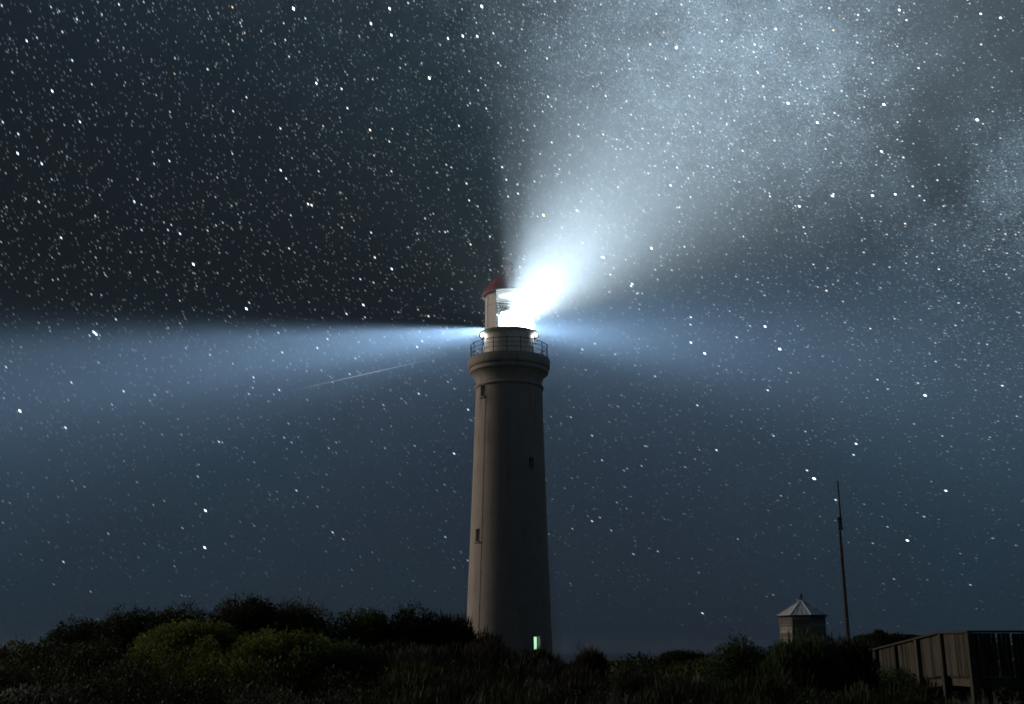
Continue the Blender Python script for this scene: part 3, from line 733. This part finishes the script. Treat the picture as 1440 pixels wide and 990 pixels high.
# ------------------------------------------------------------------ stars: points of light on a dome far outside the haze
def stars():
    RAD = 15000.0
    N = 600000
    z = rng.uniform(-.01, 1, N); a = rng.uniform(0, 2 * np.pi, N); s = np.sqrt(1 - z * z)
    D = np.stack([s * np.sin(a), s * np.cos(a), z], -1)
    dens = np.full(N, .36)
    pl_ = D @ np.array(BAND_N); dens += .22 * np.exp(-(pl_ / R(14)) ** 2)
    def ga(v, w): return np.exp((D @ np.array(v) - 1) * 2 / R(w) ** 2)
    for v, w, q in CLOUDS: dens += 1.1 * q * ga(v, w * 1.15)
    for v, w, q in VOIDS: dens *= 1 - .72 * q * ga(v, w)
    ext_ = np.clip((z - .01) / .34, 0, 1) ** .8
    dens *= .12 + .88 * ext_
    D = D[rng.random(N) < dens]
    extra = [np.array(v) + rng.normal(0, R(w_) * .75, (int(15000 * q * (w_ / 6) ** 1.3), 3)) for v, w_, q in CLOUDS]     # the Milky Way's thick of faint stars
    E_ = np.concatenate(extra); E_ /= np.linalg.norm(E_, axis=1, keepdims=True); hold = D; D = E_
    pv = np.ones(len(D))
    for v, w_, q in VOIDS: pv *= 1 - .85 * q * ga(v, w_)
    E_ = E_[(rng.random(len(E_)) < pv) & (E_[:, 2] > .02)]; n_main = len(hold); D = np.concatenate([hold, E_]); n = len(D); z = D[:, 2]
    u = rng.random(n)
    B = .037 * np.maximum(u, 2e-5) ** -.70 * (.30 + .70 * np.clip((z - .01) / .30, 0, 1))
    B[n_main:] = np.minimum(B[n_main:] * .8, .8)
    # the few bright ones one can name by place
    bright = [(20.76, 26.63, 14, (.75, .85, 1)), (19.73, 22.31, 8, (.8, .88, 1)), (20.88, 22.23, 4, (.9, .95, 1)), (15.91, 22.21, 5, (1, .85, .65)), (15.63, 8.38, 10, (1, .88, .72)), (7.79, 20.64, 4, (1, .97, .92)), (10.43, 15.04, 4, (.9, .95, 1)), (21.33, 12.2, 5, (.85, .95, 1)), (27.02, 29.55, 5, (.6, .85, 1)),
              (-21.88, 15.28, 3, (1, 1, 1)), (-2.07, 31.56, 3.5, (1, 1, 1)), (-24.86, 11.14, 3.5, (1, .97, .9)), (-15.73, 6.78, 2.8, (1, .96, .9)), (-15.63, 4.95, 2.6, (1, .96, .9)), (19.83, 5.18, 3, (1, .97, .92)), (15.35, 31.0, 3.5, (.8, .85, 1)), (21.83, 7.5, 2.5, (.9, .95, 1))]
    bright = [(sky_dir(q[0], q[1]), q[2], q[3]) for q in bright]
    w = rng.random(n)
    col = np.where((w < .70)[:, None], np.array([.72, .88, 1.0]), np.where((w < .94)[:, None], np.array([1, 1, .97]), np.array([1, .74, .50])))
    D = np.concatenate([D, np.array([tuple(q[0]) for q in bright])]); B = np.concatenate([B, [q[1] for q in bright]]); col = np.concatenate([col, np.array([q[2] for q in bright])])
    n = len(D)
    t = np.cross(np.array(POLE), D); tl = np.linalg.norm(t, axis=1); t /= tl[:, None]
    sd_ = np.cross(D, t)
    px = 1 / 1526.0
    r = px * (1.0 + .48 * np.clip(np.log10(B / .3), 0, 2)); L_ = px * 2.3 * tl + r
    P = D * RAD
    V = np.stack([P, P + t * (L_ * RAD)[:, None], P + sd_ * (r * RAD)[:, None], P - t * (L_ * RAD)[:, None], P - sd_ * (r * RAD)[:, None]], 1).reshape(-1, 3)
    i0 = (np.arange(n) * 5)[:, None]
    F = np.concatenate([i0 + np.array([[0, 1, 2]]), i0 + np.array([[0, 2, 3]]), i0 + np.array([[0, 3, 4]]), i0 + np.array([[0, 4, 1]])], 1).ravel()
    T = np.zeros((n, 5, 3)); T[:, 0] = col * (np.minimum(B, 6) * 1.9)[:, None]
    m = bpy.data.materials.new('starlight'); m.use_nodes = True; tr = m.node_tree; tr.nodes.clear(); k = NB(tr)
    at = k.n('ShaderNodeAttribute', attribute_name='glow'); e = k.n('ShaderNodeEmission'); tr.links.new(at.outputs['Color'], e.inputs[0])
    tp = k.n('ShaderNodeBsdfTransparent'); ad = k.n('ShaderNodeAddShader'); tr.links.new(e.outputs[0], ad.inputs[0]); tr.links.new(tp.outputs[0], ad.inputs[1])
    o = k.n('ShaderNodeOutputMaterial'); tr.links.new(ad.outputs[0], o.inputs[0]); m.cycles.emission_sampling = 'NONE'
    ob = link('stars', np_mesh('stars', V, F, 3, m, T.reshape(-1, 3), 'glow')); tag(ob, 'countless white and blue stars filling the night sky', 'stars', None, 'stuff')
    # a meteor's thread of light low on the left
    A = np.array(sky_dir(-12.3, 12.9)) * (RAD - 200); E = np.array(sky_dir(-3.9, 15.05)) * (RAD - 200)
    sd_ = np.cross(A, E - A); sd_ /= np.linalg.norm(sd_); q = .5 * px * RAD; Mi = (A * .45 + E * .55)
    V = np.array([A, Mi + sd_ * q, E, Mi - sd_ * q, Mi]); T = np.array([[.1] * 3, [.05] * 3, [.1] * 3, [.05] * 3, [.42, .42, .40]])
    ob = link('meteor', np_mesh('meteor', V, np.array([4, 0, 1, 4, 1, 2, 4, 2, 3, 4, 3, 0]), 3, m, T, 'glow')); tag(ob, 'thin pale meteor streak sloping across the left beam', 'meteor')
stars()

# ------------------------------------------------------------------ the air the beam shows in
def haze():
    m = bpy.data.materials.new('sea_haze'); m.use_nodes = True; t = m.node_tree; t.nodes.clear()
    v = t.nodes.new('ShaderNodeVolumePrincipled'); v.inputs['Color'].default_value = (.9, .95, 1, 1); v.inputs['Density'].default_value = 1.2e-5; v.inputs['Anisotropy'].default_value = .5
    o = t.nodes.new('ShaderNodeOutputMaterial'); t.links.new(v.outputs[0], o.inputs['Volume'])
    m.cycles.homogeneous_volume = True; m.cycles.volume_sampling = 'EQUIANGULAR'
    bm = bmesh.new(); box(bm, (0, 0, 0), (16400, 16400, 76))
    ob = part('haze', bm, m, None, False, (0, 0, 2)); tag(ob, 'thin sea haze filling the air around the lighthouse', 'haze', None, 'stuff')
haze()
